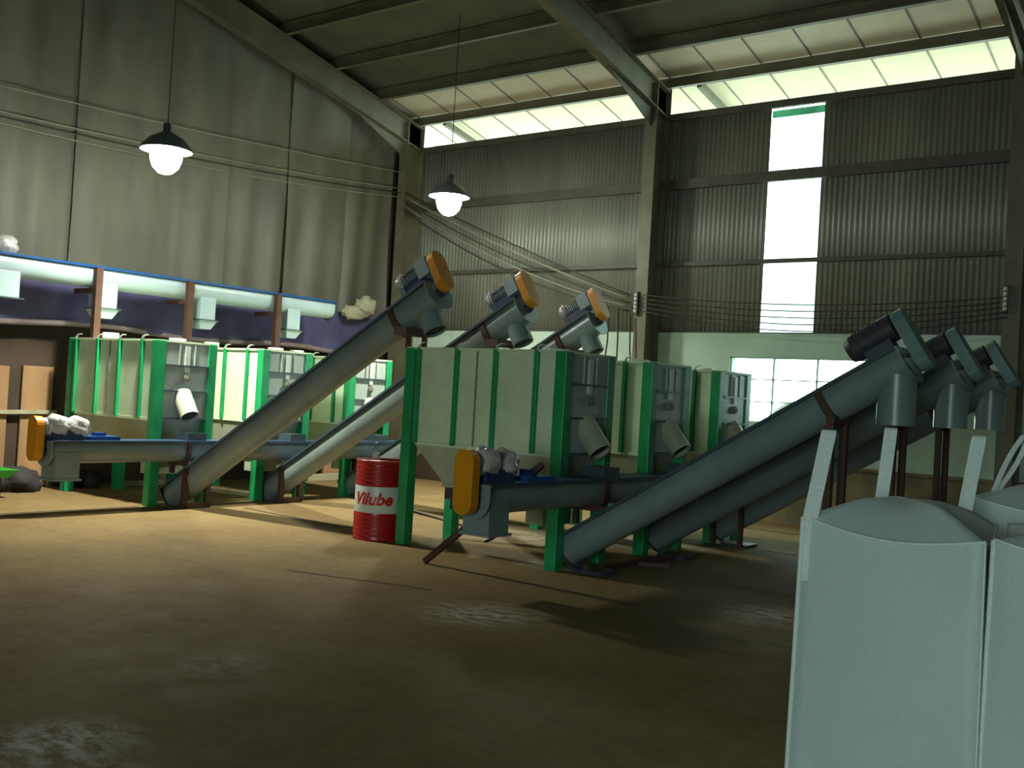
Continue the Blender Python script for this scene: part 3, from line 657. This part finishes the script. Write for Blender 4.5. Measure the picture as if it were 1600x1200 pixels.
# lettering wrapped on the band
cu = bpy.data.curves.new('lettering', 'FONT'); cu.body = 'Vilube'; cu.size = .17; cu.align_x = 'CENTER'; cu.extrude = .002; cu.shear = .25; cu.offset = .006; cu.space_character = 1.0; cu.resolution_u = 4
to = bpy.data.objects.new('lettering_tmp', cu); C.objects.link(to)
bpy.context.view_layer.update()
me = bpy.data.meshes.new_from_object(to.evaluated_get(bpy.context.evaluated_depsgraph_get())); bpy.data.objects.remove(to)
ang0 = math.atan2(0-DY, 0-DX)-.37
for v in me.vertices:
    a = ang0+v.co.x/DR; rr = DR+.004+v.co.z
    v.co = Vector((rr*math.cos(a), rr*math.sin(a), .372+v.co.y))
me.materials.clear(); me.materials.append(M_letter)
lo = bpy.data.objects.new('lettering', me); C.objects.link(lo); lo.parent = dr; lo['label'] = 'red slanted lettering reading Vilube'
bo = thing('plastic_bottle', 'clear plastic bottle standing on the red drum', 'bottle', (DX-.03, DY-.08, DH-.02))
MB().lathe((DX-.03, DY-.08, DH-.02), [(0, .002), (.03, .002), (.033, .01), (.033, .06), (.029, .07), (.033, .08), (.033, .13), (.02, .165), (.012, .175), (.012, .19)], 24).build('bottle_body', M_pet, bo)
MB().cyl((DX-.03, DY-.08, DH+.165), (DX-.03, DY-.08, DH+.187), .015).build('bottle_cap', M_white, bo)
MB().lathe((DX-.03, DY-.08, DH-.02), [(.0335, .03), (.0345, .03), (.0345, .1), (.0335, .1)], 24).build('bottle_label', M_band, bo)

# ------------------------------------------------------------------ big bags
def bag(label, FL, FR, BR, BL, h, dome, loops, sag=0.05, seed=0):
    FL, FR, BR, BL = [Vector((*p, 0)) for p in (FL, FR, BR, BL)]; cen = (FL+FR+BR+BL)/4
    t = thing('bulk_bag', label, 'bulk bag', cen, group='white woven bulk bags in the foreground')
    n = 14; ring = []
    for a, b in ((FL, FR), (FR, BR), (BR, BL), (BL, FL)):
        for i in range(n):
            u = i/n; p = a+(b-a)*u; out = (b-a).normalized().cross(Vector((0, 0, 1)))
            ring.append((p, out, math.sin(PI*u), u))
    N_ = len(ring); nz = 22; vs = []
    for j in range(nz+1):
        v = j/nz; z = v*h
        for i, (p, out, s_, u) in enumerate(ring):
            bul = .03*s_*math.sin(PI*min(1, v*1.0))**.7+.018*noise.noise(Vector((p.x*3+seed, p.y*3, z*2.5)))*s_
            q = p+out*bul+(p-cen)*(.03*(1-v))
            zz = z-(sag*(s_) if j == nz else sag*s_*v**3) if True else z
            vs.append(q+Vector((0, 0, zz)))
    fs = [(j*N_+i, j*N_+(i+1) % N_, (j+1)*N_+(i+1) % N_, (j+1)*N_+i) for j in range(nz) for i in range(N_)]
    fs.append(tuple(range(N_))[::-1])
    body = MB().add(vs, fs, True)
    top0 = vs[nz*N_:]
    # domed top
    rings = 9; tv = list(top0)
    for k_ in range(1, rings+1):
        w = k_/rings
        for p in top0:
            q = p+(Vector((cen.x, cen.y, p.z))-p)*w
            zt = p.z*(1-w)+h*w+dome*math.sin(PI/2*min(1, w*1.25))+.012*noise.noise(Vector((q.x*6+seed, q.y*6, 1)))*math.sin(PI*w)
            tv.append(Vector((q.x, q.y, zt)))
    tf = [(k_*N_+i, k_*N_+(i+1) % N_, (k_+1)*N_+(i+1) % N_, (k_+1)*N_+i) for k_ in range(rings) for i in range(N_)]
    body.build('bag_body', M_bag, t)
    MB().add(tv, tf, True).build('bag_top', M_bag, t)
    # seams: top hem all round and vertical corner seams
    MB().tube([p+Vector((0, 0, .002)) for p in top0]+[top0[0]], .007, 6).build('hem_seam', M_strap, t)
    for ci in range(4):
        pts = [vs[j*N_+ci*n]+(vs[j*N_+ci*n]-Vector((cen.x, cen.y, vs[j*N_+ci*n].z))).normalized()*.004 for j in range(nz+1)]
        MB().tube(pts, .010 if ci == 0 else .005, 6).build('corner_seam', M_strap, t)
    for (base, tip, wd, w, dbl) in loops:
        base, tip = Vector(base), Vector(tip); up = tip-base; wdv = Vector(wd).normalized(); side = up.cross(wdv).normalized()
        pts = []
        for i in range(9): u = i/8; pts.append(base+up*u+side*(.012+dbl*math.sin(PI*u*.8)))
        for i in range(1, 6): a = PI*i/6; r_ = (.012+dbl*math.sin(PI*.8)); pts.append(tip+side*r_*math.cos(a)+up.normalized()*r_*math.sin(a))
        for i in range(9): u = 1-i/8; pts.append(base+up*u-side*(.012+dbl*math.sin(PI*u*.8)))
        pts = [base+side*.012-Vector((0, 0, .25))]+pts+[base-side*.012-Vector((0, 0, .25))]
        MB().ribbon(pts, wdv, w, .005).build('lifting_loop', M_strap, t)
    return t
cx = Vector((.8, .6, 0))
bag('large white bulk bag in front with two tall straight lifting loops at its left corners', (-1.60, 4.2), (-.86, 4.03), (-.98, 4.80), (-1.58, 4.90), 1.11, .10,
    [((-1.575, 4.2, 1.10), (-1.53, 4.24, 1.465), (.8, .6, 0), .055, .0), ((-1.48, 4.82, 1.13), (-1.46, 4.85, 1.485), (.8, .6, 0), .05, .0), ((-1.10, 4.74, 1.15), (-1.07, 4.80, 1.475), (.8, .6, 0), .052, .0)])
bag('white bulk bag at the right picture edge, beside the front one', (-.835, 4.07), (-.05, 3.88), (-.14, 4.7), (-.95, 4.86), 1.12, .05, [((-.12, 3.9, 1.1), (-.1, 3.95, 1.45), (1, 0, 0), .05, 0)], seed=5)
bag('white bulk bag behind the other two with a looped strap leaning over', (-1.18, 5.15), (-.38, 4.95), (-.45, 5.8), (-1.22, 5.95), 1.20, .07,
    [((-1.19, 5.75, 1.20), (-1.08, 5.82, 1.47), (1.0, -.3, 0), .028, .03)], seed=9)

# ------------------------------------------------------------------ lamps
def lamp(loc, label, power):
    x, y, z = loc; t = thing('pendant_lamp', label, 'lamp', (x, y, z), group='glaring pendant lamps')
    MB().lathe((x, y, z), [(0.001, -.30), (.08, -.28), (.15, -.21), (.185, -.11), (.18, -.02), (.14, .05), (.06, .10), (.05, .13)], 16).build('glowing_bulb', M_bulb, t)
    MB().lathe((x, y, z), [(.30, -.02), (.29, .02), (.20, .12), (.09, .18), (.06, .20), (.05, .20), (.08, .17), (.19, .11), (.28, .012), (.295, -.02)], 28).build('reflector_shade', M_shade, t)
    MB().cyl((x, y, z+.12), (x, y, z+.30), .05).build('lamp_socket', M_motor, t)
    MB().tube([(x, y, z+.3), (x, y, zr(y)-.02)], .006, 6).build('drop_cord', M_dwire, t)
    ld = bpy.data.lights.new('lamp_light', 'SPOT'); ld.energy = power; ld.spot_size = math.radians(138); ld.spot_blend = 1.0; ld.shadow_soft_size = .09; ld.color = (0.97, 1.0, 0.80)
    lo = bpy.data.objects.new('lamp_light', ld); C.objects.link(lo); lo.parent = t; lo.location = (0, 0, -.38)
    return t
lamp((-10.62, 7.1, 4.22), 'larger glaring pendant lamp above the left hopper row', SPOT_POWER)
lamp((-9.86, 11.3, 4.43), 'smaller glaring pendant lamp farther away near the corner', SPOT_POWER*.8)

# ------------------------------------------------------------------ cables on wall
def sagline(a, b, s_, n=24):
    a, b = Vector(a), Vector(b); return [a+(b-a)*i/n-Vector((0, 0, s_*4*(i/n)*(1-i/n))) for i in range(n+1)]
GC = 'cables strung along the left wall'
for i, (a, b, s_, m, lab) in enumerate((((-12.95, 4.6, 5.0), (-12.85, 13.4, 5.47), .06, M_wire, 'single pale cable strung highest across the left tarpaulins'),
                        ((-12.95, 4.6, 4.70), (-12.85, 13.4, 5.18), .10, M_wire, 'upper cable of the close group across the left tarpaulins'),
                        ((-12.95, 4.6, 4.66), (-12.85, 13.4, 5.10), .12, M_dwire, 'dark middle cable of the close group across the left tarpaulins'),
                        ((-12.95, 4.6, 4.61), (-12.85, 13.4, 5.03), .16, M_wire, 'lowest sagging cable of the group across the left tarpaulins'))):
    tag(MB().tube(sagline(a, b, s_), .011, 6).build('wall_cable', m), lab, 'cable', GC)
GC = 'cables sloping from corner column to middle column'
for i in range(5):
    tag(MB().tube(sagline((-12.8, 13.45, 5.12-.08*i), (-8.0, 13.44, 3.20-.06*i), .04+.05*i), .013, 6).build('sloping_cable', M_wire if i % 2 else M_dwire),
        '%s cable sloping down towards the insulators on the middle column' % ['topmost', 'second from top', 'middle', 'second from bottom', 'lowest'][i], 'cable', GC)
GC = 'cables between middle and right column'
for i in range(5):
    tag(MB().tube(sagline((-7.78, 13.44, 3.20-.06*i), (-2.75, 13.44, 3.10-.06*i), .12+.03*i), .009, 6).build('span_cable', M_dwire),
        '%s thin cable spanning from the middle column to the right column' % ['topmost', 'second from top', 'middle', 'second from bottom', 'lowest'][i], 'cable', GC)
for x, lab in ((-7.9, 'row of white insulators on the middle column'), (-2.78, 'row of white insulators on the right column')):
    t = thing('insulator_rack', lab, 'insulators', (x, 13.44, 3.08)); MB().bb((x-.02, 13.47, 2.90), (x+.02, 13.51, 3.26)).build('rack_bar', M_girt, t)
    for i in range(5): MB().lathe((x, 13.44, 3.20-.06*i), [(0.001, -.022), (.03, -.02), (.022, 0), (.03, .02), (.001, .022)], 14).build('insulator', M_porc, t)
for i, (x, z1, z0) in enumerate(((-8.38, 3.05, 2.0), (-8.2, 3.0, 2.0), (-7.98, 2.9, 1.9))):
    tag(MB().tube([(x, 13.44, z1), (x+.03, 13.43, (z1+z0)/2), (x-.02+.05*i, 13.43, z0), (x, 13.43, 0)], .012, 6).build('dropping_cable', M_dwire),
        ['leftmost', 'middle', 'rightmost'][i]+' cable dropping down beside the middle column', 'cable', 'cables dropping beside the middle column')

# ------------------------------------------------------------------ loose things on the floor
tag(MB().bar((-12.3, 9.0, .03), (-11.2, 9.12, .03), .10, .05).build('timber_plank', M_wood, bevel=.003), 'pale timber plank on the floor between the left hopper legs', 'plank', 'pale planks on the floor')
tag(MB().bar((-13.0, 8.3, .03), (-13.0, 9.6, .03), .14, .06).build('timber_plank', M_wood, bevel=.003), 'pale timber plank along the left wall behind the left conveyor', 'plank', 'pale planks on the floor')
tag(MB().bar((-12.8, 11.5, .05), (-12.8, 13.0, .05), .16, .10).build('timber_plank', M_wood, bevel=.003), 'pale timber beam near the corner behind the left conveyors', 'plank', 'pale planks on the floor')
tag(MB().lump((-12.9, 6.75, .10), (.3, .3, .19), 3, .4).build('dark_sack', M_sack), 'dark crumpled sack by the plywood at far left', 'sack', 'dark sacks at far left')
tag(MB().lump((-12.95, 7.75, .08), (.2, .18, .14), 6, .4).build('dark_sack', M_sack), 'smaller dark sack against the left wall behind the left conveyor', 'sack', 'dark sacks at far left')
gc = thing('plastic_tray', 'bright green plastic tray on a dark base, cut by the left picture edge', 'tray', (-12.42, 6.07, 0))
gx, gy = -12.42, 6.07
MB().add([(gx-.35, gy-.3, .34), (gx+.35, gy-.3, .34), (gx+.35, gy+.3, .34), (gx-.35, gy+.3, .34), (gx-.25, gy-.2, .24), (gx+.25, gy-.2, .24), (gx+.25, gy+.2, .24), (gx-.25, gy+.2, .24)],
         [(0,4,5,1),(1,5,6,2),(2,6,7,3),(3,7,4,0),(4,7,6,5)]).build('tray', M_crate, gc)
MB().bb((gx-.2, gy-.15, 0), (gx+.2, gy+.15, .24)).build('base', M_motor, gc)
tag(MB().bar((-5.02, 8.19, .025), (-4.93, 9.39, .025), .05, .05).build('steel_channel', M_brown), 'dark steel bar lying on the floor at the feet of the right hoppers', 'bar')
tag(MB().bar((-4.95, 8.75, .02), (-4.68, 8.9, .02), .05, .04).build('short_steel_bar', M_brown), 'short dark steel bar sticking out beside the long one on the floor', 'bar')
pts = [(-9.6, 9.6, .012), (-8.9, 9.9, .012), (-8.4, 9.7, .012), (-7.9, 9.5, .012), (-7.4, 9.3, .012), (-6.9, 9.0, .012), (-6.72, 8.6, .012)]
tag(MB().tube(pts, .012, 6).build('floor_cable', M_black), 'black cable lying on the floor behind the red drum', 'cable')
tag(MB().bb((-4.4, 13.2, 0), (-2.2, 13.5, .22)).build('dark_ledge', M_brick), 'low dark ledge along the far wall behind the bags', 'ledge')
